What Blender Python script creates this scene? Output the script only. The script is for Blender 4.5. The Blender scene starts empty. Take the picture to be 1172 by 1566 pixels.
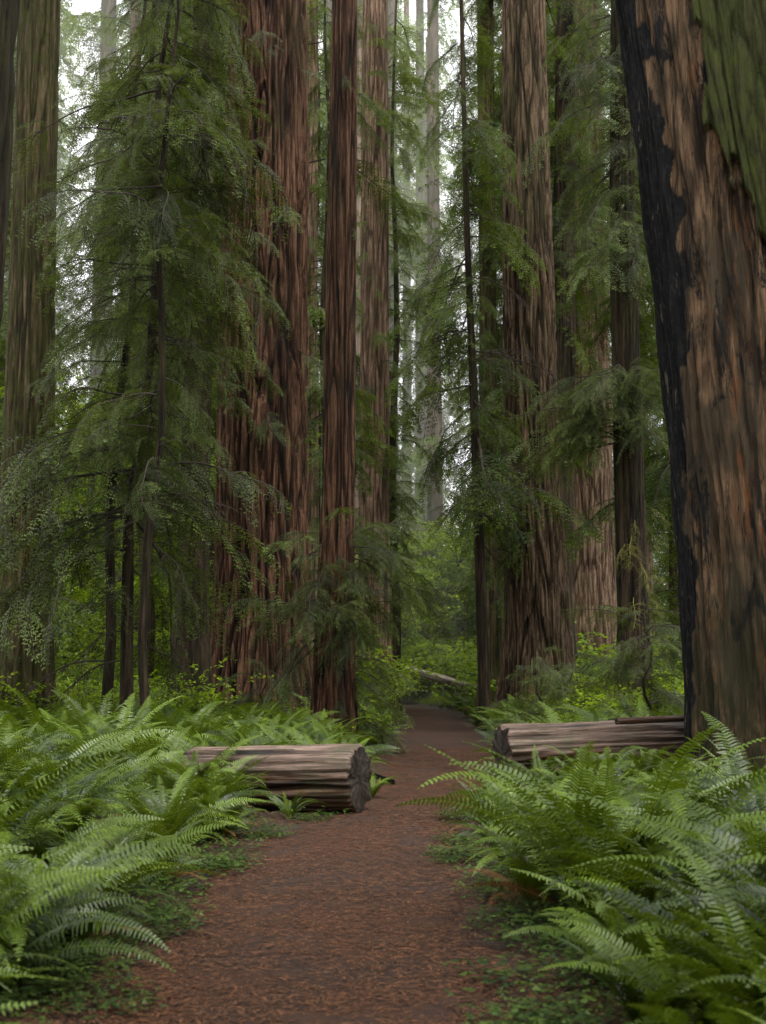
import bpy, math, random
from mathutils import Vector, noise, Euler
import numpy as np
rnd = random.Random(7)
scene = bpy.context.scene
scene.view_settings.view_transform = 'Standard'
scene.view_settings.look = 'None'
scene.view_settings.exposure = 0
R = math.radians

# ------------------------------------------------------------------ helpers
def nz(x, y, z=0.0):
    return noise.noise(Vector((x, y, z)))
def sstep(a, b, x):
    t = max(0, min(1, (x-a)/(b-a))); return t*t*(3-2*t)
def interp(x, tab):
    if x <= tab[0][0]: return tab[0][1]
    for i in range(len(tab)-1):
        a, b = tab[i], tab[i+1]
        if x <= b[0]:
            t = (x-a[0])/(b[0]-a[0])
            return a[1]+(b[1]-a[1])*t
    return tab[-1][1]

LT = [(-10,-1.0),(5,-1.15),(6.7,-1.25),(9.4,-1.42),(13,-1.22),(16.6,-.6),(21,-.02),(30,.25),(45,.6),(60,.9),(70,-.6),(80,-5),(90,-12)]
RT = [(-10,.8),(5,.55),(6.7,.62),(9.4,.5),(13,.62),(16.6,.85),(21.5,1.5),(30,2.3),(45,2.55),(60,2.7),(70,1.6),(80,-2.4),(90,-9)]
def pathL(y): return interp(y, LT)
def pathR(y): return interp(y, RT)
def pdist(x, y):
    if y > 95: return abs(x+14)
    return max(pathL(y)-x, x-pathR(y))
def gh(x, y):
    s = pdist(x, y)
    if s <= 0.05: return 0.0
    a = min(1, (s-0.05)/2.0)
    h = a*(0.10 + 0.16*nz(x*.22, y*.22, 3.1) + 0.05*nz(x*.9, y*.9, 8))
    if abs(x) > 9: h += 0.035*(min(abs(x), 60)-9)
    if y > 70: h += a*0.02*(min(y, 160)-70)
    return h

# ------------------------------------------------------------------ materials
def new_mat(name):
    m = bpy.data.materials.new(name); m.use_nodes = True
    nt = m.node_tree; nt.nodes.clear()
    out = nt.nodes.new('ShaderNodeOutputMaterial')
    bs = nt.nodes.new('ShaderNodeBsdfPrincipled')
    nt.links.new(bs.outputs[0], out.inputs[0])
    return m, nt, bs, out
def N(nt, t, **kw):
    n = nt.nodes.new(t)
    for k, v in kw.items(): setattr(n, k, v)
    return n
def mixc(nt, fac, a, b, blend='MIX'):
    n = nt.nodes.new('ShaderNodeMix'); n.data_type = 'RGBA'; n.blend_type = blend
    n.clamp_factor = True
    for sock, v in ((n.inputs[0], fac), (n.inputs[6], a), (n.inputs[7], b)):
        if isinstance(v, (int, float)): sock.default_value = v
        elif isinstance(v, tuple): sock.default_value = (*v, 1) if len(v) == 3 else v
        else: nt.links.new(v, sock)
    return n.outputs[2]
def maprange(nt, val, a, b, c=0, d=1):
    n = nt.nodes.new('ShaderNodeMapRange'); nt.links.new(val, n.inputs[0])
    n.inputs[1].default_value = a; n.inputs[2].default_value = b
    n.inputs[3].default_value = c; n.inputs[4].default_value = d
    return n.outputs[0]
def math_(nt, op, a, b=0.0):
    n = nt.nodes.new('ShaderNodeMath'); n.operation = op
    for i, v in enumerate((a, b)):
        if isinstance(v, (int, float)): n.inputs[i].default_value = v
        else: nt.links.new(v, n.inputs[i])
    return n.outputs[0]
def noise_tex(nt, scale, stretch=(1,1,1), detail=6, rough=.6, dist=0.0):
    tc = nt.nodes.new('ShaderNodeTexCoord'); mp = nt.nodes.new('ShaderNodeMapping')
    mp.inputs['Scale'].default_value = stretch
    t = nt.nodes.new('ShaderNodeTexNoise'); t.inputs['Scale'].default_value = scale
    t.inputs['Detail'].default_value = detail; t.inputs['Roughness'].default_value = rough
    t.inputs['Distortion'].default_value = dist
    nt.links.new(tc.outputs['Object'], mp.inputs[0]); nt.links.new(mp.outputs[0], t.inputs['Vector'])
    return t.outputs[0]

def leaf_mat(name, dark, light, rough=.45, trans=.25, spec=.5):
    m, nt, bs, out = new_mat(name)
    at = N(nt, 'ShaderNodeAttribute', attribute_name='tint')
    oi = N(nt, 'ShaderNodeObjectInfo')
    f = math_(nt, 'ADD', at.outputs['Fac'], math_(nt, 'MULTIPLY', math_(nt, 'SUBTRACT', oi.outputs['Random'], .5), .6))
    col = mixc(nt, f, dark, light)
    nt.links.new(col, bs.inputs['Base Color'])
    bs.inputs['Roughness'].default_value = rough
    bs.inputs['Specular IOR Level'].default_value = spec
    tr = N(nt, 'ShaderNodeBsdfTranslucent')
    c2 = mixc(nt, .6, col, (light[0]*1.5, light[1]*1.4, light[2]*.5))
    nt.links.new(c2, tr.inputs[0])
    mx = N(nt, 'ShaderNodeMixShader'); mx.inputs[0].default_value = trans
    nt.links.new(bs.outputs[0], mx.inputs[1]); nt.links.new(tr.outputs[0], mx.inputs[2])
    nt.links.new(mx.outputs[0], out.inputs[0])
    return m

def plain_mat(name, c1, c2, scale=20, rough=.85, bump=.3, stretch=(1,1,1)):
    m, nt, bs, out = new_mat(name)
    n = noise_tex(nt, scale, stretch)
    nt.links.new(mixc(nt, maprange(nt, n, .35, .65), c1, c2), bs.inputs['Base Color'])
    bs.inputs['Roughness'].default_value = rough
    b = N(nt, 'ShaderNodeBump'); b.inputs['Strength'].default_value = bump; b.inputs['Distance'].default_value = .02
    nt.links.new(n, b.inputs['Height']); nt.links.new(b.outputs[0], bs.inputs['Normal'])
    return m

def bark_mat(name, deep, mid, ridge, moss=0.3, mosscol=(.050,.055,.010), fine=16):
    m, nt, bs, out = new_mat(name)
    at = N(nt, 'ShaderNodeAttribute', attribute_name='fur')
    n1 = noise_tex(nt, fine, (1,1,.05), 8, .68, .25)
    n2 = noise_tex(nt, fine*3.0, (1,1,.07), 6, .75)
    n3 = noise_tex(nt, .9, (1,1,.35), 5, .6)
    n4 = noise_tex(nt, 7, (1,1,.5), 6, .7)
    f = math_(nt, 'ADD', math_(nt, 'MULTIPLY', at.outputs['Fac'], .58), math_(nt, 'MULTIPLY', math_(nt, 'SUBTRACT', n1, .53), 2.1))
    c = mixc(nt, maprange(nt, f, .06, .52), deep, mid)  # furrow occlusion painted into the colour, on top of their redder bark
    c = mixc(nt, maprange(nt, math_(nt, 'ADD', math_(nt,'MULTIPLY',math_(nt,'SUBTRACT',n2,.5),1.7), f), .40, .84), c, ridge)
    c = mixc(nt, maprange(nt, n3, .42, .68, 0, .6), c, (mid[0]*.36, mid[1]*.40, mid[2]*.38))
    mf = math_(nt, 'MULTIPLY', maprange(nt, n3, .62-moss*.4, .75-moss*.3), maprange(nt, n4, .38, .62))
    c = mixc(nt, math_(nt, 'MULTIPLY', mf, min(1, moss*1.5)), c, mosscol)
    ch = N(nt, 'ShaderNodeAttribute', attribute_name='char')
    if name.startswith('burnt'):
        n5 = noise_tex(nt, 14, (1,1,.5), 5, .7)
        charc = mixc(nt, maprange(nt, n5, .5, .75), (.005,.005,.006), (.04,.038,.038))
        charc = mixc(nt, maprange(nt, noise_tex(nt, 6, (1,1,.2), 6, .7), .60, .64), charc, (.13,.10,.075))
        c = mixc(nt, ch.outputs['Fac'], c, charc)
        ex = N(nt, 'ShaderNodeAttribute', attribute_name='wood')
        n6 = noise_tex(nt, 4, (1,1,.14), 7, .65, 1.2)
        n7 = noise_tex(nt, 30, (1,1,.05), 5, .6)
        wc = mixc(nt, maprange(nt, n6, .42, .58), (.022,.013,.007), (.24,.145,.082))
        wc = mixc(nt, maprange(nt, n7, .45, .7, 0, .75), wc, (.026,.017,.011))
        wc = mixc(nt, maprange(nt, noise_tex(nt, 1.1, (1,1,.5), 4), .48, .58, 0, .8), wc, (.055,.041,.025))
        wc = mixc(nt, maprange(nt, noise_tex(nt, 2.6, (1,1,.25), 6, .7, .6), .57, .62), wc, (.010,.009,.009))
        wc = mixc(nt, maprange(nt, noise_tex(nt, 3.4, (1,1,.2), 6, .7), .57, .65, 0, .85), wc, (.16,.062,.024))
        wc = mixc(nt, maprange(nt, noise_tex(nt, 9, (1,1,.16), 7, .75, .8), .58, .63, 0, .9), wc, (.012,.009,.007))
        tc = N(nt, 'ShaderNodeTexCoord'); sx = N(nt, 'ShaderNodeSeparateXYZ'); nt.links.new(tc.outputs['Object'], sx.inputs[0])
        low = maprange(nt, math_(nt, 'ADD', sx.outputs[2], math_(nt, 'MULTIPLY', n3, 4.0)), 5.5, 3.0, 0, .75)
        wc = mixc(nt, math_(nt, 'MULTIPLY', low, maprange(nt, n4, .35, .55)), wc, (.038,.038,.014))
        c = mixc(nt, ex.outputs['Fac'], c, wc)
    nt.links.new(c, bs.inputs['Base Color'])
    bs.inputs['Roughness'].default_value = .85
    bs.inputs['Specular IOR Level'].default_value = .2
    b = N(nt, 'ShaderNodeBump'); b.inputs['Strength'].default_value = 1.0; b.inputs['Distance'].default_value = .10
    hh = math_(nt, 'ADD', n1, math_(nt, 'MULTIPLY', n2, .4))
    nt.links.new(hh, b.inputs['Height']); nt.links.new(b.outputs[0], bs.inputs['Normal'])
    return m

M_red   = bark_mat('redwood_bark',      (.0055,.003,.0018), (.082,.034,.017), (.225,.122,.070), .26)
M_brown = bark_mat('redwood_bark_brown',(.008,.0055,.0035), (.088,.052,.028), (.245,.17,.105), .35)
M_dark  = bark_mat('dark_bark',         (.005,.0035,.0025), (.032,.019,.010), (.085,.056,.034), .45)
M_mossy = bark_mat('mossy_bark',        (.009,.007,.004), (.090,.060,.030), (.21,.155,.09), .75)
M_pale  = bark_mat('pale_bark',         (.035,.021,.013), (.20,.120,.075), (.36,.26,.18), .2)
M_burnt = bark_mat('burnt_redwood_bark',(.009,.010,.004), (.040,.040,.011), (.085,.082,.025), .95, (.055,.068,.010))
M_far   = bark_mat('hazy_bark',         (.05,.035,.028), (.15,.105,.075), (.26,.20,.15), .3, (.08,.10,.035))  # paled bark: distance haze mixed into its colours
M_twig  = plain_mat('twig_bark', (.016,.011,.007), (.045,.030,.019), 30)
M_mtwig = plain_mat('mossy_twig', (.07,.075,.010), (.20,.19,.03), 40)

L_needle = leaf_mat('redwood_needles', (.009,.020,.003), (.132,.185,.036), .48, .27, .30)
L_mid    = leaf_mat('mid_needles', (.013,.030,.003), (.112,.165,.020), .55, .35, .18)
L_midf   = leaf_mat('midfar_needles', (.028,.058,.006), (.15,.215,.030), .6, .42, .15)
L_far    = leaf_mat('hazy_needles', (.05,.10,.014), (.20,.29,.06), .7, .45, .1)  # far needles lightened, haze carried in the leaf colour
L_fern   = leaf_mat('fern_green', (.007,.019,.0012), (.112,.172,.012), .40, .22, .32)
L_dead   = leaf_mat('fern_dead', (.07,.026,.010), (.19,.085,.034), .7, .15, .2)
L_shrub  = leaf_mat('shrub_leaves', (.038,.090,.004), (.25,.37,.025), .5, .48, .3)
L_oxalis = leaf_mat('oxalis_leaves', (.009,.026,.003), (.058,.100,.010), .5, .25, .3)
L_litter = leaf_mat('needle_litter', (.024,.010,.0055), (.17,.075,.034), .8, 0, .2)

# ------------------------------------------------------------------ mesh builder
class MB:
    def __init__(s): s.v=[]; s.f=[]; s.t=[]; s.m=[]
    def face(s, pts, tint=.5, mat=0):
        i = len(s.v); s.v += pts; s.t += [tint]*len(pts)
        s.f.append(tuple(range(i, i+len(pts)))); s.m.append(mat)
    def tube(s, pts, rads, n=5, mat=1, tint=.5):
        base = len(s.v)
        for k, (p, r) in enumerate(zip(pts, rads)):
            d = (pts[min(k+1, len(pts)-1)] - pts[max(k-1, 0)]).normalized()
            a = d.cross(Vector((0,0,1)))
            if a.length < .01: a = Vector((1,0,0))
            a.normalize(); b = d.cross(a)
            for j in range(n):
                an = 2*math.pi*j/n
                s.v.append(p + a*math.cos(an)*r + b*math.sin(an)*r); s.t.append(tint)
        for k in range(len(pts)-1):
            for j in range(n):
                j2 = (j+1) % n
                s.f.append((base+k*n+j, base+k*n+j2, base+(k+1)*n+j2, base+(k+1)*n+j)); s.m.append(mat)
    def mesh(s, name, mats, smooth=False):
        me = bpy.data.meshes.new(name)
        me.from_pydata([tuple(p) for p in s.v], [], s.f)
        for m in mats: me.materials.append(m)
        me.polygons.foreach_set('material_index', s.m)
        if smooth: me.polygons.foreach_set('use_smooth', [True]*len(s.f))
        a = me.attributes.new('tint', 'FLOAT', 'POINT'); a.data.foreach_set('value', s.t)
        me.update(); return me

def link(ob, parent=None):
    scene.collection.objects.link(ob)
    if parent: ob.parent = parent
    return ob
def empty(name, loc=(0,0,0)):
    e = bpy.data.objects.new(name, None); e.location = loc; e.empty_display_size = .5
    scene.collection.objects.link(e); return e

def source(name, meshes):
    c = bpy.data.collections.new(name)
    for i, me in enumerate(meshes):
        o = bpy.data.objects.new('%s_%02d' % (name, i), me); c.objects.link(o)
    return c
_groups = {}
def gn_group(coll):
    if coll.name in _groups: return _groups[coll.name]
    g = bpy.data.node_groups.new('scatter_'+coll.name, 'GeometryNodeTree')
    g.interface.new_socket('Geometry', in_out='INPUT', socket_type='NodeSocketGeometry')
    g.interface.new_socket('Geometry', in_out='OUTPUT', socket_type='NodeSocketGeometry')
    gi = g.nodes.new('NodeGroupInput'); go = g.nodes.new('NodeGroupOutput')
    ci = g.nodes.new('GeometryNodeCollectionInfo'); ci.inputs[0].default_value = coll
    ci.inputs[1].default_value = True; ci.inputs[2].default_value = True
    ip = g.nodes.new('GeometryNodeInstanceOnPoints'); ip.inputs['Pick Instance'].default_value = True
    def attr(nm, ty):
        a = g.nodes.new('GeometryNodeInputNamedAttribute'); a.data_type = ty; a.inputs[0].default_value = nm
        return a.outputs[0]
    e = g.nodes.new('FunctionNodeEulerToRotation')
    g.links.new(attr('rot', 'FLOAT_VECTOR'), e.inputs[0])
    g.links.new(gi.outputs[0], ip.inputs['Points'])
    g.links.new(ci.outputs[0], ip.inputs['Instance'])
    g.links.new(attr('idx', 'INT'), ip.inputs['Instance Index'])
    g.links.new(e.outputs[0], ip.inputs['Rotation'])
    g.links.new(attr('scl', 'FLOAT_VECTOR'), ip.inputs['Scale'])
    g.links.new(ip.outputs[0], go.inputs[0])
    _groups[coll.name] = g; return g
def scatter(name, items, coll, parent=None, origin=(0,0,0)):
    k = len(coll.objects)
    me = bpy.data.meshes.new(name)
    me.from_pydata([tuple(Vector(i[0])-Vector(origin)) for i in items], [], [])
    a = me.attributes.new('rot', 'FLOAT_VECTOR', 'POINT')
    a.data.foreach_set('vector', [c for i in items for c in i[1]])
    a = me.attributes.new('scl', 'FLOAT_VECTOR', 'POINT')
    a.data.foreach_set('vector', [c for i in items for c in (i[2] if isinstance(i[2], tuple) else (i[2],)*3)])
    a = me.attributes.new('idx', 'INT', 'POINT')
    a.data.foreach_set('value', [rnd.randrange(k) for i in items])
    ob = bpy.data.objects.new(name, me)
    md = ob.modifiers.new('scatter', 'NODES'); md.node_group = gn_group(coll)
    return link(ob, parent)

# ------------------------------------------------------------------ plant sources
def make_bough(seed, leaf, needle=.058, nw=.012, step=.075, nstep=.043, L=2.5, nside=22, bare=False, twigm=None):
    r = random.Random(seed); b = MB()
    wig = r.uniform(-.4, .4); dz = r.uniform(.25, .5)
    def main(t): return Vector((L*t*(1-.12*t), wig*t*t*L*.4 + .05*math.sin(7*t+seed), L*(.14*t - dz*t*t)+.03*math.sin(11*t+seed)))
    pts = [main(i/12) for i in range(13)]
    b.tube(pts, [.022*(1-.85*i/12)+.002 for i in range(13)], 5, 1)
    for i in range(nside):
        t = .12 + .88*(i+r.random()*.8)/nside
        if r.random() < .18: continue
        p0 = main(min(t, 1)); sgn = 1 if i % 2 else -1
        fw = (main(min(1, t+.02))-main(t-.02)).normalized()
        sd = fw.cross(Vector((0,0,1))).normalized()*sgn
        ang = R(r.uniform(30, 75)) * (1-.6*max(0, t-.75)/.25)
        l = .90*math.sin(math.pi*min(.97, t*.80+.16))**.8 * r.uniform(.4, 1.25) * L/2.5
        d0 = (fw*math.cos(ang) + sd*math.sin(ang)+Vector((0,0,r.uniform(-.35,.2)))); dr = r.uniform(.15, .9)
        def side(s): return p0 + d0*l*s + Vector((0,0,-dr*l*s*s + .05*l*math.sin(3*s)))
        sp = [side(k/5) for k in range(6)]
        b.tube(sp, [.008*(1-.8*k/5)+.0015 for k in range(6)], 3, 1)
        n2 = max(3, int(l/step))
        tb = r.uniform(-.15, .6)
        for j in range(n2*2+1):
            s = (j//2+.5+r.uniform(-.3,.3))/n2 if j < n2*2 else .97
            s = min(.99, max(.05, s))
            q0 = side(s); f2 = (side(min(1, s+.03))-side(s-.03)).normalized()
            s2 = f2.cross(Vector((0,0,1))).normalized()*(1 if j % 2 else -1)
            a2 = R(r.uniform(35, 60)) if j < n2*2 else 0
            l2 = (.20*(1-s)+.09)*r.uniform(.6, 1.3)*L/2.5
            td = (f2*math.cos(a2)+s2*math.sin(a2)+Vector((0,0,r.uniform(-.5,.05)))).normalized()
            if bare:
                if r.random() < .5: b.tube([q0, q0+td*l2*.6, q0+td*l2*1.2+Vector((0,0,-.04))], [.006,.005,.002], 3, 1)
                continue
            nn = max(2, int(l2/nstep)); dr2 = r.uniform(.1, .6)
            wd = td.cross(Vector((0,0,1))).normalized(); roll = r.uniform(-.6, .6)
            wd = (wd + Vector((0,0,roll))).normalized()
            for k in range(nn):
                u = (k+.5)/nn
                c = q0 + td*l2*u + Vector((0,0,-dr2*l2*u*u))
                ln = needle*(1.05-.45*u)
                for sg in (-1, 1):
                    dd = (td*.6 + wd*sg*.8 + Vector((0,0,r.uniform(-.2,.15)))).normalized()
                    pp = td*nw
                    m_ = c+dd*ln*.5
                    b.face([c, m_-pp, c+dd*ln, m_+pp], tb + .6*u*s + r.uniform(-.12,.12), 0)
    return b.mesh('bough', [leaf, twigm or M_twig])

def make_fern(seed, nfr=24, dead=3, np_=44):
    r = random.Random(seed); b = MB()
    for i in range(nfr+dead):
        isd = i >= nfr
        az = 2*math.pi*(i*.382)+r.uniform(-.3,.3)
        L = r.uniform(.7, 1.3) * (.8 if isd else 1)
        a0 = R(r.uniform(52, 94)) if not isd else R(r.uniform(15, 40))
        a1 = R(r.uniform(-20, 50)) if not isd else R(30)
        h = Vector((math.cos(az), math.sin(az), 0)); sdv = Vector((-math.sin(az), math.cos(az), 0))
        tw = r.uniform(-.5, .5); K = np_+5
        pts = [h*.03]; ang = a0; lat = 0
        for k in range(K):
            t = k/K
            ang = a0 - (a0+a1)*(t**1.25)
            lat += tw*.03
            pts.append(pts[-1] + (h*math.cos(ang)+Vector((0,0,math.sin(ang)))+sdv*lat).normalized()*(L/K))
        b.tube(pts[::4]+[pts[-1]], [.004*(1-.7*k/(K//4+1)) for k in range(len(pts[::4])+1)], 3, 2 if isd else 0, .75)
        roll = r.uniform(-.7, .7); tb = r.uniform(-.25, .6); mt = 2 if isd else 0
        for k in range(5, K+1):
            t = (k-5)/(K-5); c = pts[k]
            fw = (pts[min(k+1, K)]-pts[k-1]).normalized()
            wd = fw.cross(Vector((0,0,1)))
            if wd.length < .05: wd = sdv.copy()
            wd.normalize(); up = wd.cross(fw)
            ln = .108*L*min(1, (t/.22+.35))*(1-t**2.2*.93)*r.uniform(.9,1.07)
            w = L/K*.36
            for sg in (-1, 1):
                if r.random() < .04: continue
                out = (wd*sg*math.cos(roll*sg+.12) + up*(math.sin(roll*sg)*.9 + .18) + fw*r.uniform(.12,.34)).normalized()
                jt = r.uniform(-.2, .2)
                e = c + out*ln + up*(-.25*ln+jt*ln*.6)
                m1 = c + out*ln*.5 + up*(.02*ln)
                fb = fw*w
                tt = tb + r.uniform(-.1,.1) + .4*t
                b.face([c-fb*.9, m1-fb*.85, m1+fb*.85, c+fb*.9], tt, mt)
                b.face([m1-fb*.85, e-fb*.1, e+fb*.35, m1+fb*.85], tt, mt)
    return b.mesh('fern', [L_fern, M_twig, L_dead])

def make_shrub(seed, leaf, nst=11, ls=.075, H=1.3):
    r = random.Random(seed); b = MB()
    for i in range(nst):
        az = r.uniform(0, 6.28); a0 = R(r.uniform(50, 85)); L = r.uniform(.7, 1.15)*H
        h = Vector((math.cos(az), math.sin(az), 0))
        def st(t):
            return h*(L*t*math.cos(a0)+.45*L*t*t) + Vector((0,0,L*t*math.sin(a0)-.28*L*t*t))
        pts = [st(k/6) for k in range(7)]
        b.tube(pts, [.009*(1-.8*k/6) for k in range(7)], 4, 1)
        for j in range(11):
            t = .25+.75*(j+r.random())/11; p = st(t)
            d = Vector((r.uniform(-1,1), r.uniform(-1,1), r.uniform(-.2,.6))).normalized()
            l = r.uniform(.15, .4)
            b.tube([p, p+d*l*.5, p+d*l+Vector((0,0,-.05))], [.004,.003,.001], 3, 1)
            for k in range(8):
                q = p + d*l*(k+1)/8 + Vector((0,0,-.05*(k/8)**2))
                ld = (d*.3+Vector((r.uniform(-1,1), r.uniform(-1,1), r.uniform(-.6,.3)))).normalized()
                wv = ld.cross(Vector((r.uniform(-.5,.5), r.uniform(-.5,.5), 1))).normalized()
                s = ls*r.uniform(.6, 1.2); m_ = q+ld*s*.5
                b.face([q, m_-wv*s*.36, q+ld*s, m_+wv*s*.36], r.uniform(.0, .9), 0)
    return b.mesh('shrub', [leaf, M_twig])

def make_oxalis(seed):
    r = random.Random(seed); b = MB()
    for i in range(46):
        rr = .34*r.random()**.6; a = r.uniform(0, 6.28)
        c = Vector((rr*math.cos(a), rr*math.sin(a), r.uniform(.02, .10)))
        t0 = r.uniform(0, 6.28); s = r.uniform(.016, .034); tl = r.uniform(-.1, 1)
        tx = Vector((r.uniform(-.3,.3), r.uniform(-.3,.3), 0))
        for k in range(3):
            an = t0+k*2.094
            d = Vector((math.cos(an), math.sin(an), r.uniform(-.5, .15))); w = Vector((-math.sin(an), math.cos(an), 0))
            d.z += d.x*tx.x+d.y*tx.y
            e = c+d*s
            b.face([c, e*1-d*s*.15-w*s*.62, e+d*s*.12-w*s*.3, e-d*s*.1, e+d*s*.12+w*s*.3, e-d*s*.15+w*s*.62], tl+r.uniform(-.1,.1), 0)
    return b.mesh('oxalis', [L_oxalis])

def make_litter(seed, n=120):
    r = random.Random(seed); b = MB()
    for i in range(n):
        rr = .42*math.sqrt(r.random()); a = r.uniform(0, 6.28)
        c = Vector((rr*math.cos(a), rr*math.sin(a), r.uniform(.002, .012)))
        an = r.uniform(0, 6.28); d = Vector((math.cos(an), math.sin(an), r.uniform(-.08,.08)))
        w = Vector((-math.sin(an), math.cos(an), r.uniform(-.3,.3)))
        l = r.uniform(.006, .026) if r.random() < .93 else r.uniform(.03, .08)
        ww = r.uniform(.0013, .0032)
        bd = w*l*r.uniform(-.25,.25)
        b.face([c-d*l-w*ww, c+bd-w*ww*1.3, c+d*l, c+bd+w*ww*1.3], r.random()**1.6, 0)
    return b.mesh('litter', [L_litter])

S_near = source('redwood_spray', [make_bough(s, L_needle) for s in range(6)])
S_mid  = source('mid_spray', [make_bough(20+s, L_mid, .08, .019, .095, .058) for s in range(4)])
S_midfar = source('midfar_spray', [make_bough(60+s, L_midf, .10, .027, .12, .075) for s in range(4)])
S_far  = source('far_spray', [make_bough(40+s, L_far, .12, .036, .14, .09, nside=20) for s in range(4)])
S_bare = source('bare_limb', [make_bough(80+s, L_mid, bare=True, step=.09, nside=14) for s in range(3)])
S_moss = source('mossy_limb', [make_bough(90+s, L_mid, bare=True, step=.06, nside=18, twigm=M_mtwig) for s in range(2)])
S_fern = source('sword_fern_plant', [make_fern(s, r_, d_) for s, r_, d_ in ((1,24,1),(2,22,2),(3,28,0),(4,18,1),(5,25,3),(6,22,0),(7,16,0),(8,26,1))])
S_shrub= source('leafy_shrub', [make_shrub(s, L_shrub) for s in range(4)])
S_ox   = source('oxalis_patch', [make_oxalis(s) for s in range(4)])
S_lit  = source('litter_patch', [make_litter(s) for s in range(4)])

# ------------------------------------------------------------------ trunks
def make_trunk(name, parent, spine, mat, seg=120, dz=.15, zfine=17, ztop=42, flare=.35, depth=.05, ff=5, seed=0, zones=None):
    def sp(z):
        if z <= spine[0][0]: s = spine[0]; return s[1], s[2], s[3]
        for a, b in zip(spine, spine[1:]):
            if z <= b[0]:
                t = (z-a[0])/(b[0]-a[0])
                return a[1]+(b[1]-a[1])*t, a[2]+(b[2]-a[2])*t, a[3]+(b[3]-a[3])*t
        a, b = spine[-2:]
        t = (z-b[0])/(b[0]-a[0])
        return b[1]+(b[1]-a[1])*t, b[2]+(b[2]-a[2])*t, max(.05, b[3]*(1-min(.75, (z-b[0])/60)))
    zs = []; z = -.4
    while z < zfine: zs.append(z); z += dz
    while z < ztop: zs.append(z); z += 1.5
    zs.append(ztop)
    V = []; F = []; fur = []; ch = []; wd = []
    so = seed*13.7
    for z in zs:
        cx, cy, r0 = sp(z)
        fl = math.exp(-max(z, 0)/(r0*1.1+.3))
        R0 = max(r0, .3)
        for j in range(seg):
            a = 2*math.pi*j/seg
            c0, s0 = math.cos(a), math.sin(a)
            aw = a + (.09*nz(z*.25+c0*2, so, s0*2) + .05*nz(z*.8+c0*4, so+5, s0*4))/max(R0, .5)
            ca, sa = math.cos(aw), math.sin(aw)
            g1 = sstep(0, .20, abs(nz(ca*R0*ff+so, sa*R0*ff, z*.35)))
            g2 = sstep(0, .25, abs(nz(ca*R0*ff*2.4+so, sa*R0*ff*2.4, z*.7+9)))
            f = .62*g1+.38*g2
            butt = nz(c0*1.8+so, s0*1.8, .3+z*.05)
            rr = r0*(1 + flare*fl*(1+1.4*butt)) + depth*(f-.8) + r0*.09*nz(c0*1.3+so, s0*1.3, z*.10)
            c_ = w_ = 0
            if zones:
                dr, c_, w_ = zones(a, z, f)
                rr += dr
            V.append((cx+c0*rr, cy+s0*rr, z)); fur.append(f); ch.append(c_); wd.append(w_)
    for i in range(len(zs)-1):
        for j in range(seg):
            j2 = (j+1) % seg
            F.append((i*seg+j, i*seg+j2, (i+1)*seg+j2, (i+1)*seg+j))
    F.append(tuple((len(zs)-1)*seg+j for j in range(seg)))
    me = bpy.data.meshes.new(name); me.from_pydata(V, [], F)
    me.polygons.foreach_set('use_smooth', [True]*len(F))
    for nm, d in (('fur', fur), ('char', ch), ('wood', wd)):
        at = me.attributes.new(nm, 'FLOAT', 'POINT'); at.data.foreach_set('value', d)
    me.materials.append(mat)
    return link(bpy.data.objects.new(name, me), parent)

_cs = [0]
def crown(parent, name, coll, n, z0, z1, length, base=(0,0), lean=(0,0), tr=.3, pitch=(-5, 35), az=None, power=.5, base_len=2.5, gap=-.12):
    items = []; _cs[0] += 3.3
    for i in range(n):
        z = z0+(z1-z0)*(i+rnd.random())/n
        a = rnd.uniform(0, 2*math.pi) if az is None else R(rnd.uniform(*az))
        cl = nz(z*.55+_cs[0], math.cos(a)*1.1, math.sin(a)*1.1)
        if cl < gap: continue
        u = (z-z0)/(z1-z0)
        l = length*(1-.40*u*power)*rnd.uniform(.35, 1.05)*(1+.9*max(-.2, cl))
        items.append(((base[0]+lean[0]*z+math.cos(a)*tr, base[1]+lean[1]*z+math.sin(a)*tr, z),
                      (R(rnd.uniform(-30, 30)), R(rnd.uniform(*pitch)), a), (l/base_len, l/base_len*rnd.uniform(.8,1.25), l/base_len)))
    if not items: return
    return scatter(name, items, coll, parent)

def tree(kind, x, y):
    return empty(kind, (x, y, gh(x, y)))

t = tree('redwood_tree', -4.78, 14)
make_trunk('trunk', t, [(0,0,0,.72),(4,.22,0,.66),(9,.42,0,.60),(30,1.0,0,.5)], M_dark, 160, .1, 10, 35, seed=1, depth=.07)
t = tree('redwood_tree', -7.55, 30)
make_trunk('trunk', t, [(0,0,0,.60),(5,.0,0,.54),(16,-.05,0,.44),(40,-.1,0,.3)], M_mossy, 170, .12, 18, 42, seed=2, depth=.07, ff=6)
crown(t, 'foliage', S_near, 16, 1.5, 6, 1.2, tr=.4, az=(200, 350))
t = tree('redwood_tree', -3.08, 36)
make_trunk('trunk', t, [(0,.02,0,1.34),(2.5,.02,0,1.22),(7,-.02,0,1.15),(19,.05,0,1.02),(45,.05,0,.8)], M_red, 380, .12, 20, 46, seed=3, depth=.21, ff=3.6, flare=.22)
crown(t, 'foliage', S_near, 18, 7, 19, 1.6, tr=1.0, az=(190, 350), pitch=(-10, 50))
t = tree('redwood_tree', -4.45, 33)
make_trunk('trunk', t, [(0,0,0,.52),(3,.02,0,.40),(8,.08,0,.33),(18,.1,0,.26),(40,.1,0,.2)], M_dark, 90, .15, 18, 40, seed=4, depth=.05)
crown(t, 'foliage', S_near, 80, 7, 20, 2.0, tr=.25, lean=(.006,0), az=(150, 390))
t = tree('redwood_tree', -3.0, 52)
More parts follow.
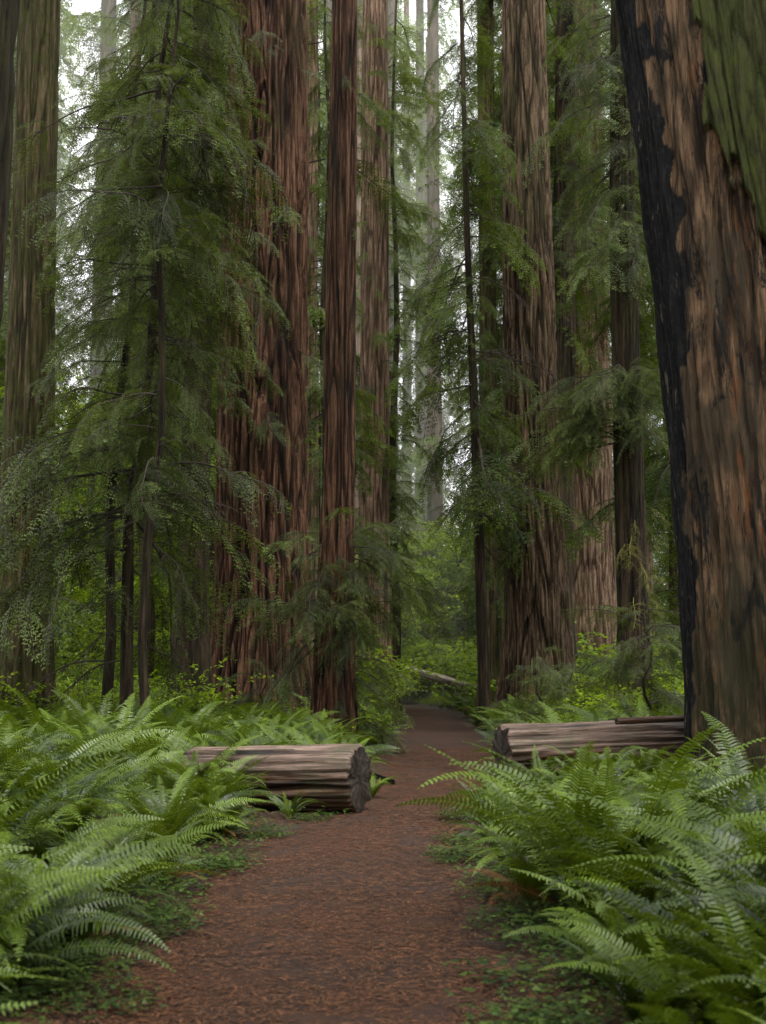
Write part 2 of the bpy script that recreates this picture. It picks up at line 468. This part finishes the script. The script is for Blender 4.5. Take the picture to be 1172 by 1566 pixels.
make_trunk('trunk', t, [(0,0,0,.8),(6,0,0,.62),(25,0,0,.5),(45,0,0,.4)], M_pale, 100, .25, 27, 46, seed=5, depth=.06)
crown(t, 'foliage', S_mid, 40, 14, 28, 2.4, tr=.4, az=(150, 390))
t = tree('redwood_tree', -.97, 28)
make_trunk('trunk', t, [(0,0,0,.46),(2,.03,0,.40),(5,.08,0,.33),(15.5,.18,0,.25),(40,.3,0,.18)], M_red, 140, .1, 16, 40, seed=6, depth=.065, ff=6.5, flare=.2)
crown(t, 'foliage', S_near, 64, 2.2, 4.4, 1.6, tr=.3, lean=(.02,0), az=(150, 395), pitch=(-30, 45), gap=-.4)
crown(t, 'foliage', S_near, 50, .6, 3.0, 1.15, tr=.3, az=(-80, 60), pitch=(-10, 50), gap=-.3)
crown(t, 'foliage', S_near, 24, 5, 14, .6, tr=.25, lean=(.01,0), pitch=(0, 60))
t = tree('redwood_tree', -.36, 55)
make_trunk('trunk', t, [(0,0,0,.75),(6,0,0,.60),(27,.05,0,.52),(45,0,0,.4)], M_pale, 130, .2, 29, 46, seed=7, depth=.07)
crown(t, 'foliage', S_mid, 80, 5, 28, 2.0, tr=.5, az=(200, 400))
t = tree('redwood_tree', 4.62, 42)
make_trunk('trunk', t, [(0,0,0,1.06),(2.5,-.04,0,.95),(9,-.2,0,.80),(22,-.28,0,.65),(45,-.3,0,.5)], M_brown, 320, .13, 23, 46, seed=8, depth=.15, ff=4, flare=.25)
t = tree('douglas_fir_tree', 3.62, 48)
make_trunk('trunk', t, [(0,0,0,.42),(6,0,0,.34),(25,0,0,.28),(45,0,0,.2)], M_mossy, 80, .2, 26, 45, seed=9, depth=.04)
crown(t, 'foliage', S_mid, 150, 3, 27, 1.5, tr=.3, pitch=(0, 55))
t = tree('hemlock_tree', 2.86, 40)
make_trunk('trunk', t, [(0,0,0,.17),(9,-.25,0,.12),(14,-.42,0,.09),(24,-.6,0,.05)], M_dark, 24, .3, 22, 24, seed=10, depth=.01)
crown(t, 'foliage', S_mid, 105, 6, 22, 2.8, tr=.1, lean=(-.028,0), pitch=(5, 45))
crown(t, 'bare_limbs', S_bare, 18, 4, 16, 2.4, tr=.05, lean=(-.028,0), pitch=(-15, 30))
t = tree('redwood_tree', 7.65, 53)
make_trunk('trunk', t, [(0,0,0,1.2),(6,0,0,.98),(27,-.1,0,.82),(45,0,0,.6)], M_pale, 200, .2, 28, 46, seed=11, depth=.12, ff=4)
crown(t, 'foliage', S_mid, 90, 17, 31, 3.2, tr=.8, az=(150, 390))
t = tree('redwood_tree', 5.75, 47)
make_trunk('trunk', t, [(0,0,0,.7),(4,0,0,.5),(12,.3,0,.42),(25,.6,0,.3),(40,.6,0,.2)], M_dark, 90, .2, 25, 40, seed=12, depth=.05)
crown(t, 'foliage', S_mid, 110, 12, 25, 2.4, tr=.3, lean=(.02,0), pitch=(5, 50))
t = tree('redwood_tree', 5.95, 34)
make_trunk('trunk', t, [(0,0,0,.46),(3,0,0,.37),(12,-.05,0,.32),(18,0,0,.24),(36,0,0,.15)], M_dark, 100, .15, 18, 36, seed=13, depth=.05, ff=6)
crown(t, 'foliage', S_near, 50, 7.0, 9.0, 2.4, tr=.3, az=(140, 320), pitch=(-20, 35), gap=-.5)
crown(t, 'foliage', S_near, 80, 11.5, 19, 2.4, tr=.3, az=(100, 400), pitch=(5, 50))
crown(t, 'mossy_limbs', S_moss, 12, 3.0, 5.6, 1.7, tr=.3, az=(230, 400), pitch=(10, 60), gap=-1)
def zones10(a, z, f):
    phi = math.degrees(a-math.pi)
    if phi < -100: phi += 360
    w = 16*nz(z*.55, 3.3, a*1.5)+9*nz(z*2.2, 7.1, a*4)+7*nz(z*3, 1.1, a*14)
    c1 = interp(z, [(0,8),(2,10),(3.5,18),(5.0,36),(7,42),(8.5,34),(11.5,24),(20,20)])
    c2 = interp(z, [(0,76),(3,90),(6.0,88),(7.2,80),(8,66),(11.5,54),(20,54)])
    pc = phi+w
    islands = nz(a*7+2, z*.9, 4.4) > .30 and phi < c2
    ch = max(0, min(1, (c1-pc)/3)) if pc > -60 else 0
    if islands and phi < 60 and z > 1.5: ch = 1
    wd = 1.0 if (c1-4 <= pc < c2+w*.3) else 0.0
    dr = 0
    if wd or ch: dr = -.05*f + .09*nz(a*9, z*.45, 2) + .06*nz(a*24, z*1.0, 5)
    elif 0 < phi < 200: dr = .08
    return dr, ch, wd
t = tree('burnt_redwood_tree', 6.05, 20)
make_trunk('trunk', t, [(0,0,0,1.62),(1,-.05,0,1.62),(4,-.26,0,1.60),(7,-.52,0,1.56),(12,-1.15,0,1.48),(30,-3.2,0,1.3)], M_burnt, 460, .045, 12.6, 34, seed=14, depth=.08, ff=5, flare=.10, zones=zones10)

def young(kind, x, y, r, H, coll, n, z0, z1, ln, lean=(0,0), az=None, pitch=(-10, 40), mat=None, wob=.12, gap=-.12, bare=0):
    t = tree(kind, x, y)
    sp = [(k*H/8, lean[0]*k*H/8+wob*math.sin(k*1.7+x), lean[1]*k*H/8, r*(1-.8*k/8)) for k in range(9)]
    make_trunk('trunk', t, sp, mat or M_dark, 20, .3, H-.4, H, seed=x, depth=.008, flare=.3)
    crown(t, 'foliage', coll, n, z0, z1, ln, tr=.05, lean=lean, az=az, pitch=pitch, gap=gap)
    if bare: crown(t, 'bare_limbs', S_bare, bare, 1.5, z1*.7, ln*.9, tr=.02, lean=lean, pitch=(-20, 30), gap=-1)
    return t
young('hemlock_tree', -4.75, 26, .13, 17, S_near, 190, 3.2, 16.5, 2.8, lean=(.045,0), bare=26)
young('hemlock_tree', -5.7, 29, .12, 18, S_near, 120, 5, 15, 2.3, lean=(.04,0), bare=18)
young('hemlock_tree', -4.0, 24, .09, 15, S_near, 70, 5.0, 12, 2.1, lean=(.02,0))
young('hemlock_tree', -6.2, 37, .2, 22, S_mid, 110, 6, 21, 2.2)
young('hemlock_tree', .5, 60, .2, 32, S_mid, 180, 5, 31, 2.5)
young('hemlock_tree', -1.9, 46, .15, 26, S_mid, 150, 2, 25, 2.5)
young('hemlock_tree', 4.9, 62, .2, 30, S_mid, 160, 5, 29, 2.7)
young('hemlock_tree', 6.4, 38, .12, 20, S_mid, 70, 11, 19, 2.0)
young('hemlock_tree', 8.6, 40, .15, 20, S_mid, 130, 2, 19, 2.8)
young('hemlock_tree', 3.4, 31, .03, 2.2, S_near, 30, .3, 2.0, 1.3, gap=-1, pitch=(-30,30))
young('hemlock_tree', 5.0, 27, .04, 2.8, S_near, 44, .4, 2.7, 1.6, gap=-1, pitch=(-30,30))
young('hemlock_tree', 4.3, 33, .03, 2.2, S_near, 30, .3, 2.0, 1.3, gap=-1, pitch=(-30,30))
young('hemlock_tree', -2.4, 29, .03, 2.0, S_near, 26, .3, 1.8, 1.2, gap=-1, pitch=(-30,30))
young('hemlock_tree', -10.6, 40, .2, 20, S_mid, 120, 3, 19, 2.5)
young('hemlock_tree', -5.0, 44, .2, 24, S_mid, 120, 9, 23, 2.8)
gaps = [(-.222,.018),(.050,.014)]
cnt = 0; P = []
while cnt < 19:
    d = rnd.uniform(45, 66); u = rnd.uniform(-.34, .34); x = u*d
    if any(abs(u-g) < w+.016 for g, w in gaps): continue
    if -.035 < u < .085: continue
    if .118 < u < .17 and d < 56: continue
    if any((x-a)**2+(d-b)**2 < 9 for a, b in P): continue
    P.append((x, d)); cnt += 1
    H = rnd.uniform(26, 36)
    young('hemlock_tree', x, d, rnd.uniform(.15, .28), H, S_mid, int(H*4.5), 9, H-1, rnd.uniform(2.6, 3.4))

# ------------------------------------------------------------------ distant forest
items = []
te = empty('distant_redwood_trees', (0,0,0))
k = 0; tries = 0; pos = []
while k < 50 and tries < 2000:
    tries += 1
    d = rnd.uniform(68, 140); u = rnd.uniform(-.36, .36); x = u*d
    if any(abs(u-g) < w for g, w in gaps): continue
    if -3 < x < 10 and d < 112: continue
    if any((x-p[0])**2+(d-p[1])**2 < 20 for p in pos): continue
    pos.append((x, d)); k += 1
nk = len(pos)
pos += [(3.15, 86), (7.4, 99), (.6, 96), (2.2, 128), (8.6, 88), (-1.4, 82)]
for i, (x, d) in enumerate(pos):
    r = rnd.uniform(.35, 1.1) if i < nk else .6
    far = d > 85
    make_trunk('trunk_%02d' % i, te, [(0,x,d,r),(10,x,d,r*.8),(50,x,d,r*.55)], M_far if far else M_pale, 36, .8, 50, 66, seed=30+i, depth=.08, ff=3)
    n = 90 if i < nk else (34 if i == nk else 85)
    for q in range(n):
        z = rnd.uniform(7, 64); a = rnd.uniform(0, 6.283)
        l = rnd.uniform(2.5, 6)*(1.0 if i < nk else .6)
        items.append(((x+math.cos(a)*r*.6, d+math.sin(a)*r*.6, z), (R(rnd.uniform(-20,20)), R(rnd.uniform(0,40)), a), l/2.5))
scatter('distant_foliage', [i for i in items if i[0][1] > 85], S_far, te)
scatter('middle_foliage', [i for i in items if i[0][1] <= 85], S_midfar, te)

items = []
for i in range(2200):
    d = rnd.uniform(28, 120); u = rnd.uniform(-.34, .34); x = u*d
    if rnd.random() < .2: d = rnd.uniform(62, 118); u = rnd.uniform(-.02, .09); x = u*d
    s = pdist(x, d)
    if s < .7: continue
    if d < 44 and -.12 < u < -.05: continue
    low = 0 < x < 5.5 and d < 72
    zt = 0
    if low and d > 45 and rnd.random() < .4: continue
    if u < -.10 and d > 38 and rnd.random() < .8: zt = rnd.random()**1.2*10
    elif d > 72: zt = rnd.random()**1.6*8
    items.append(((x, d, gh(x, d)+zt), (R(rnd.uniform(-15,15)), R(rnd.uniform(-15,15)), rnd.uniform(0,6.28)),
                  .55 if low else rnd.uniform(.8, 1.5)*(1 if d < 45 else 1.9)*(.7 if s < 2 else 1)))
for i in range(70):
    d = rnd.uniform(23.5, 33); x = rnd.uniform(pathR(d)+1.0, 7.5) if i % 2 else rnd.uniform(-7.5, pathL(d)-1.2)
    items.append(((x, d, gh(x, d)), (0, 0, rnd.uniform(0,6.28)), rnd.uniform(.5, .9)))
scatter('huckleberry_shrubs', items, S_shrub)

# ferns
items = []
y = 3.8
trunks = [(-4.74,14,.8),(6.05,20,1.75),(-.97,28,.5),(-7.55,30,.7),(-3.08,36,1.5),(5.95,34,.6),(4.62,42,1.3)]
def blocked(x, y):
    if any((x-a)**2+(y-b)**2 < r*r for a, b, r in trunks): return True
    if -2.1 < x < -.1 and 16.2 < y < 17.7: return True
    if 1.5 < x < 5.5 and 20.8 < y < 22.6: return True
    return False
while y < 66:
    stp = .68 if y < 26 else (.95 if y < 40 else 1.25)
    hw = .30*y+3.5
    x = -hw
    while x < hw:
        px, py = x+rnd.uniform(-.38,.38)*stp, y+rnd.uniform(-.38,.38)*stp
        x += stp
        s = pdist(px, py); left = px < pathL(py)
        lim = (.55 if py < 8.5 else .33) if left else (.28 if py > 8 else .5)
        if s < lim or blocked(px, py): continue
        if -1.65 < px < .1 and 13.2 < py < 16.4: continue
        if rnd.random() < .06: continue
        sc = rnd.uniform(.6, 1.05) if rnd.random() < .6 else rnd.uniform(1.0, 1.35)
        if s < .7: sc = min(sc, .95)*.78
        if -4 < px < -1.4 and 13.0 < py < 16.4: sc = min(sc, 1.0)*.85
        if not left and 11 < py < 21: sc = min(sc, 1.0)*(.82 if py < 16 else .66)
        items.append(((px, py, gh(px, py)-.02), (R(rnd.uniform(-14,14)), R(rnd.uniform(-14,14)), rnd.uniform(0,6.28)), sc))
    y += stp
items += [((-1.02, 16.0, .0), (0,0,1.0), .40), ((-1.85, 15.7, .02), (0,0,2.0), .85), ((-.15, 18.4, .0), (0,0,3.0), .5), ((-1.55, 14.0, .0), (0,0,3.0), .62),
          ((-2.05, 6.9, 0), (.1,0,.4), 1.1), ((-2.3, 6.0, 0), (0,.1,2.4), 1.1), ((-1.95, 8.4, 0), (0,0,1.4), .95), ((-1.95, 9.7, 0), (0,0,5.4), .9), ((-1.7, 11.0, 0), (0,0,3.4), .75),
          ((1.35, 6.3, 0), (0,0,.9), .7), ((1.9, 6.6, 0), (0,0,4.9), 1.05), ((1.5, 7.4, 0), (0,0,2.9), .9), ((2.3, 5.8, 0), (0,0,1.9), 1.0),
          ((-2.15, 16.7, 0), (0,0,.2), 1.0), ((-2.6, 16.6, 0), (0,0,1.2), 1.1), ((-2.0, 16.2, 0), (0,0,4.2), .9)]
print('ferns', len(items))
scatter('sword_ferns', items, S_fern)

items = []; lit = []
for i in range(1300):
    y = 4.5+13*rnd.random()**1.6; left = rnd.random() < .55
    s = rnd.random()**1.2*1.3 - .02
    x = pathL(y)-s if left else pathR(y)+s
    if blocked(x, y) or nz(x*1.3, y*1.3, 5) < .04: continue
    items.append(((x, y, gh(x, y)+.01), (0, 0, rnd.uniform(0,6.28)), rnd.uniform(.5,1.15)))
scatter('oxalis_groundcover', items, S_ox)
for i in range(3600):
    y = 4.5+26*rnd.random()**1.4; x = rnd.uniform(pathL(y)-1.4, pathR(y)+1.4)
    lit.append(((x, y, max(gh(x, y), .012)+.006), (0, 0, rnd.uniform(0,6.28)), rnd.uniform(.7,1.2)))
scatter('redwood_needle_litter', lit, S_lit)

# ------------------------------------------------------------------ ground and path
def axis(lo, hi, fine, far):
    a = list(np.arange(lo, hi, fine)); s = fine; v = a[-1]
    while v < far: s *= 1.35; v += s; a.append(v)
    s = fine; v = a[0]; pre = []
    while v > -far: s *= 1.35; v -= s; pre.append(v)
    return pre[::-1]+a
xs = axis(-16, 16, .3, 900); ys = axis(-2, 80, .35, 900)
V = [(x, y, gh(x, y)) for y in ys for x in xs]; nx = len(xs)
F = [(j*nx+i, j*nx+i+1, (j+1)*nx+i+1, (j+1)*nx+i) for j in range(len(ys)-1) for i in range(nx-1)]
me = bpy.data.meshes.new('ground'); me.from_pydata(V, [], F)
me.polygons.foreach_set('use_smooth', [True]*len(F))
m, nt, bs, out = new_mat('forest_floor')
n1 = noise_tex(nt, 1.2, (1,1,1), 6); n2 = noise_tex(nt, 28, (1,1,1), 8, .7)
c = mixc(nt, maprange(nt, n2, .4, .65), (.010,.006,.0035), (.042,.020,.011))
c = mixc(nt, maprange(nt, n1, .45, .6, 0, .5), c, (.012,.018,.004))
nt.links.new(c, bs.inputs['Base Color']); bs.inputs['Roughness'].default_value = .95
b = N(nt, 'ShaderNodeBump'); b.inputs['Distance'].default_value = .04; nt.links.new(n2, b.inputs['Height']); nt.links.new(b.outputs[0], bs.inputs['Normal'])
me.materials.append(m); link(bpy.data.objects.new('ground', me))

V = []; F = []; nu = 34; yv = list(np.arange(3, 30, .07))+list(np.arange(30, 88, .4))
for y in yv:
    a, b_ = pathL(y), pathR(y)
    a -= .12+.12*nz(y*.9, 1, 2)+.05*nz(y*4, 3, 2); b_ += .12+.12*nz(y*.9, 7, 9)+.05*nz(y*4, 1, 9)
    for i in range(nu+1):
        u = i/nu; x = a+(b_-a)*u
        e = min(u, 1-u)*(b_-a)
        z = -.02+.036*min(1, e/.14) + (.018*nz(x*2, y*2, 1)+.010*nz(x*7, y*7, 1))*min(1, e/.2)
        V.append((x, y, z+ (gh(x,y) if e < .12 else 0)))
for j in range(len(yv)-1):
    for i in range(nu):
        F.append((j*(nu+1)+i, j*(nu+1)+i+1, (j+1)*(nu+1)+i+1, (j+1)*(nu+1)+i))
me = bpy.data.meshes.new('dirt_path'); me.from_pydata(V, [], F)
me.polygons.foreach_set('use_smooth', [True]*len(F))
m, nt, bs, out = new_mat('path_dirt')
n1 = noise_tex(nt, 1.0, (1,.6,1), 6, .6); n2 = noise_tex(nt, 60, (1,1,1), 8, .75); n3 = noise_tex(nt, 9, (1,1,1), 6, .6)
c = mixc(nt, maprange(nt, n2, .36, .66), (.008,.004,.003), (.068,.029,.015))
c = mixc(nt, maprange(nt, n1, .42, .58, 0, .75), c, (.021,.0145,.012))
c = mixc(nt, maprange(nt, n3, .5, .7, 0, .55), c, (.075,.028,.013))
nt.links.new(c, bs.inputs['Base Color']); bs.inputs['Roughness'].default_value = .78; bs.inputs['Specular IOR Level'].default_value = .2
b = N(nt, 'ShaderNodeBump'); b.inputs['Strength'].default_value = 1; b.inputs['Distance'].default_value = .015
nt.links.new(math_(nt, 'ADD', n2, n3), b.inputs['Height']); nt.links.new(b.outputs[0], bs.inputs['Normal'])
me.materials.append(m); link(bpy.data.objects.new('dirt_path', me))

# ------------------------------------------------------------------ logs
def log_mat(name, top, brown, dark, half=1.0):
    m, nt, bs, out = new_mat(name)
    n1 = noise_tex(nt, 9, (.05,1,1), 8, .65, .4); n2 = noise_tex(nt, 32, (.05,1,1), 6, .7); n3 = noise_tex(nt, 1.6, (1,1,1), 5, .6)
    c = mixc(nt, maprange(nt, n1, .38, .6), dark, brown)
    geo = N(nt, 'ShaderNodeTexCoord'); sx = N(nt, 'ShaderNodeSeparateXYZ'); nt.links.new(geo.outputs['Object'], sx.inputs[0])
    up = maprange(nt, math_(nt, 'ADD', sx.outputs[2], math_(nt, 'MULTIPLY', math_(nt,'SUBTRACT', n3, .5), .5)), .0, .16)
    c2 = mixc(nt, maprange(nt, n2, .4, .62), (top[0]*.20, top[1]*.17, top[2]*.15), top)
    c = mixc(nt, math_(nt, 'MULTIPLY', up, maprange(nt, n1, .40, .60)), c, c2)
    c = mixc(nt, maprange(nt, n3, .56, .66, 0, .5), c, (.04,.045,.014))
    ea = N(nt, 'ShaderNodeAttribute', attribute_name='endgrain')
    n8 = noise_tex(nt, 14, (1,1,1), 6, .7)
    c = mixc(nt, ea.outputs['Fac'], c, mixc(nt, maprange(nt, n8, .4, .62), (.008,.006,.004), (.045,.027,.015)))
    nt.links.new(c, bs.inputs['Base Color']); bs.inputs['Roughness'].default_value = .6; bs.inputs['Specular IOR Level'].default_value = .4
    b = N(nt, 'ShaderNodeBump'); b.inputs['Distance'].default_value = .03
    nt.links.new(math_(nt, 'ADD', n1, math_(nt, 'MULTIPLY', n2, .5)), b.inputs['Height']); nt.links.new(b.outputs[0], bs.inputs['Normal'])
    return m
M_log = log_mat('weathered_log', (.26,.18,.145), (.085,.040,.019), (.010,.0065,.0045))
def make_log(name, p0, p1, r, seed, crack=None, mat=M_log):
    p0, p1 = Vector(p0), Vector(p1); d = p1-p0; L = d.length
    nseg, nl = 120, int(L/.035)
    V = []; F = []; E = []
    for i in range(nl+1):
        u = i/nl*L
        for j in range(nseg):
            a = 2*math.pi*j/nseg
            ca, sa = math.cos(a), math.sin(a)
            n1 = nz(ca*2.2+seed, sa*2.2, u*.35); n2 = nz(ca*7+seed, sa*7, u*.6); n3 = nz(ca*16, sa*16+seed, u*1.2)
            rr = r*(1+.09*n1+.07*n2+.06*n3)
            rr -= r*.10*(1-min(1, abs(nz(ca*4, sa*4+seed, u*.22))*6))
            if crack is not None:
                ad = (a-crack-.25*nz(u*.9, seed) + math.pi) % (2*math.pi)-math.pi
                fe = min(1, max(.35, (L-u)/.6))
                rr -= r*.24*fe*math.exp(-(ad/.09)**2)
                if ad < 0 and ad > -1.3: rr -= r*.05*fe
            if i in (0, nl): rr *= .955
            ex = .05*nz(ca*3, sa*3, seed+i/nl*3) if i in (0, nl) else 0
            V.append((u+ex, ca*rr, sa*rr)); E.append(0.0)
    for i in range(nl):
        for j in range(nseg):
            j2 = (j+1) % nseg
            F.append((i*nseg+j, (i+1)*nseg+j, (i+1)*nseg+j2, i*nseg+j2))
    for e, base in ((0, 0), (1, nl*nseg)):
        prev = [base+j for j in range(nseg)]; ux = 0 if e == 0 else L
        for k, s in enumerate((.97, .8, .6, .4, .2, .05)):
            cur = []
            for j in range(nseg):
                q = V[base+j]; rad = math.hypot(q[1], q[2]); bl = s**2
                rn = (rad*bl+r*.94*(1-bl))*s
                cy, cz = q[1]/rad, q[2]/rad
                ox = (q[0]-ux)*bl + .025*nz(cy*rn*12, cz*rn*12, seed)+.012*nz(cy*rn*40, cz*rn*40, seed)
                cur.append(len(V)); V.append((ux+ox, cy*rn, cz*rn)); E.append(1.0)
            for j in range(nseg):
                j2 = (j+1) % nseg
                f = (prev[j], prev[j2], cur[j2], cur[j]); F.append(f if e == 0 else f[::-1])
            prev = cur
        F.append(tuple(prev) if e == 0 else tuple(prev[::-1]))
    me = bpy.data.meshes.new(name); me.from_pydata(V, [], F); me.materials.append(mat)
    me.polygons.foreach_set('use_smooth', [True]*len(F))
    at = me.attributes.new('endgrain', 'FLOAT', 'POINT'); at.data.foreach_set('value', E)
    ob = bpy.data.objects.new(name, me); ob.location = p0
    ob.rotation_euler = Vector((1,0,0)).rotation_difference(d.normalized()).to_euler()
    return link(ob)
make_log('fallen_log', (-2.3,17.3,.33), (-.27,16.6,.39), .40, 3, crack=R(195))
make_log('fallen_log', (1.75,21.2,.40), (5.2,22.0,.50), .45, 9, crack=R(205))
make_log('fallen_log', (1.35,69,1.75), (4.9,67.5,.75), .20, 21, mat=log_mat('pale_log', (.5,.42,.36), (.25,.18,.13), (.08,.06,.04)))
make_log('broken_branch', (.15,20.6,.06), (-.45,21.2,.22), .035, 5, mat=M_dark)
make_log('broken_branch', (3.4,20.9,.91), (5.6,21.7,.98), .05, 15, mat=M_log)

# ------------------------------------------------------------------ unseen canopy boughs overhead and behind, added to block sky light
items = []
for i in range(420):
    y = rnd.uniform(-28, 44); x = rnd.uniform(-26, 26)
    z = max(13, .56*y+9)+rnd.uniform(0, 16)
    if abs(x-.5) < 3.0 and rnd.random() < .7: continue
    items.append(((x, y, z), (R(rnd.uniform(-20,20)), R(rnd.uniform(0,40)), rnd.uniform(0,6.28)), rnd.uniform(1.6, 3)))
for i in range(560):
    a = rnd.uniform(R(155), R(385)); rr = rnd.uniform(17, 30)
    items.append(((math.cos(a)*rr, 8+math.sin(a)*rr, 22*rnd.random()), (R(rnd.uniform(-20,20)), R(rnd.uniform(0,40)), rnd.uniform(0,6.28)), rnd.uniform(1.6, 3)))
scatter('shade_canopy_foliage', items, S_midfar)

# ------------------------------------------------------------------ mist between the distant trees
me = bpy.data.meshes.new('forest_mist')
x0, x1, y0, y1, z0, z1 = -110, 110, 62, 190, -2, 48
me.from_pydata([(x0,y0,z0),(x1,y0,z0),(x1,y1,z0),(x0,y1,z0),(x0,y0,z1),(x1,y0,z1),(x1,y1,z1),(x0,y1,z1)], [],
               [(0,3,2,1),(4,5,6,7),(0,1,5,4),(1,2,6,5),(2,3,7,6),(3,0,4,7)])
m = bpy.data.materials.new('mist'); m.use_nodes = True; nt = m.node_tree; nt.nodes.clear()
o = nt.nodes.new('ShaderNodeOutputMaterial'); vs = nt.nodes.new('ShaderNodeVolumeScatter')
vs.inputs['Density'].default_value = .0042; vs.inputs['Color'].default_value = (.96, 1, .88, 1)
nt.links.new(vs.outputs[0], o.inputs['Volume']); me.materials.append(m)
link(bpy.data.objects.new('forest_mist', me))

# ------------------------------------------------------------------ light, world, camera
w = bpy.data.worlds.new('World'); scene.world = w; w.use_nodes = True
nt = w.node_tree; bg = nt.nodes['Background']
sky = nt.nodes.new('ShaderNodeTexSky'); sky.sky_type = 'NISHITA'; sky.sun_disc = False
sky.sun_elevation = R(70); sky.sun_rotation = R(160); sky.air_density = 1.0; sky.dust_density = 4.0
hs = nt.nodes.new('ShaderNodeHueSaturation'); hs.inputs['Saturation'].default_value = .05; hs.inputs['Value'].default_value = 4.4
nt.links.new(sky.outputs[0], hs.inputs['Color']); nt.links.new(hs.outputs[0], bg.inputs[0])
bg.inputs[1].default_value = .15
sl = bpy.data.lights.new('sun', 'SUN'); sl.energy = 1.5; sl.angle = R(12); sl.color = (1, .93, .76)
so = bpy.data.objects.new('sun', sl); scene.collection.objects.link(so)
az, el = R(160), R(70)
dv = Vector((math.sin(az)*math.cos(el), math.cos(az)*math.cos(el), math.sin(el)))
so.rotation_euler = (-dv).to_track_quat('-Z', 'Y').to_euler(); so.location = (0, 0, 50)

cam = bpy.data.cameras.new('camera'); co = bpy.data.objects.new('camera', cam); scene.collection.objects.link(co)
co.location = (0, 0, 1.6); co.rotation_euler = (R(90+6.48), 0, 0)
cam.sensor_fit = 'VERTICAL'; cam.sensor_height = 36; cam.lens = 50; cam.clip_end = 3000
cam.dof.use_dof = True; cam.dof.focus_distance = 20; cam.dof.aperture_fstop = 3.2
scene.camera = co
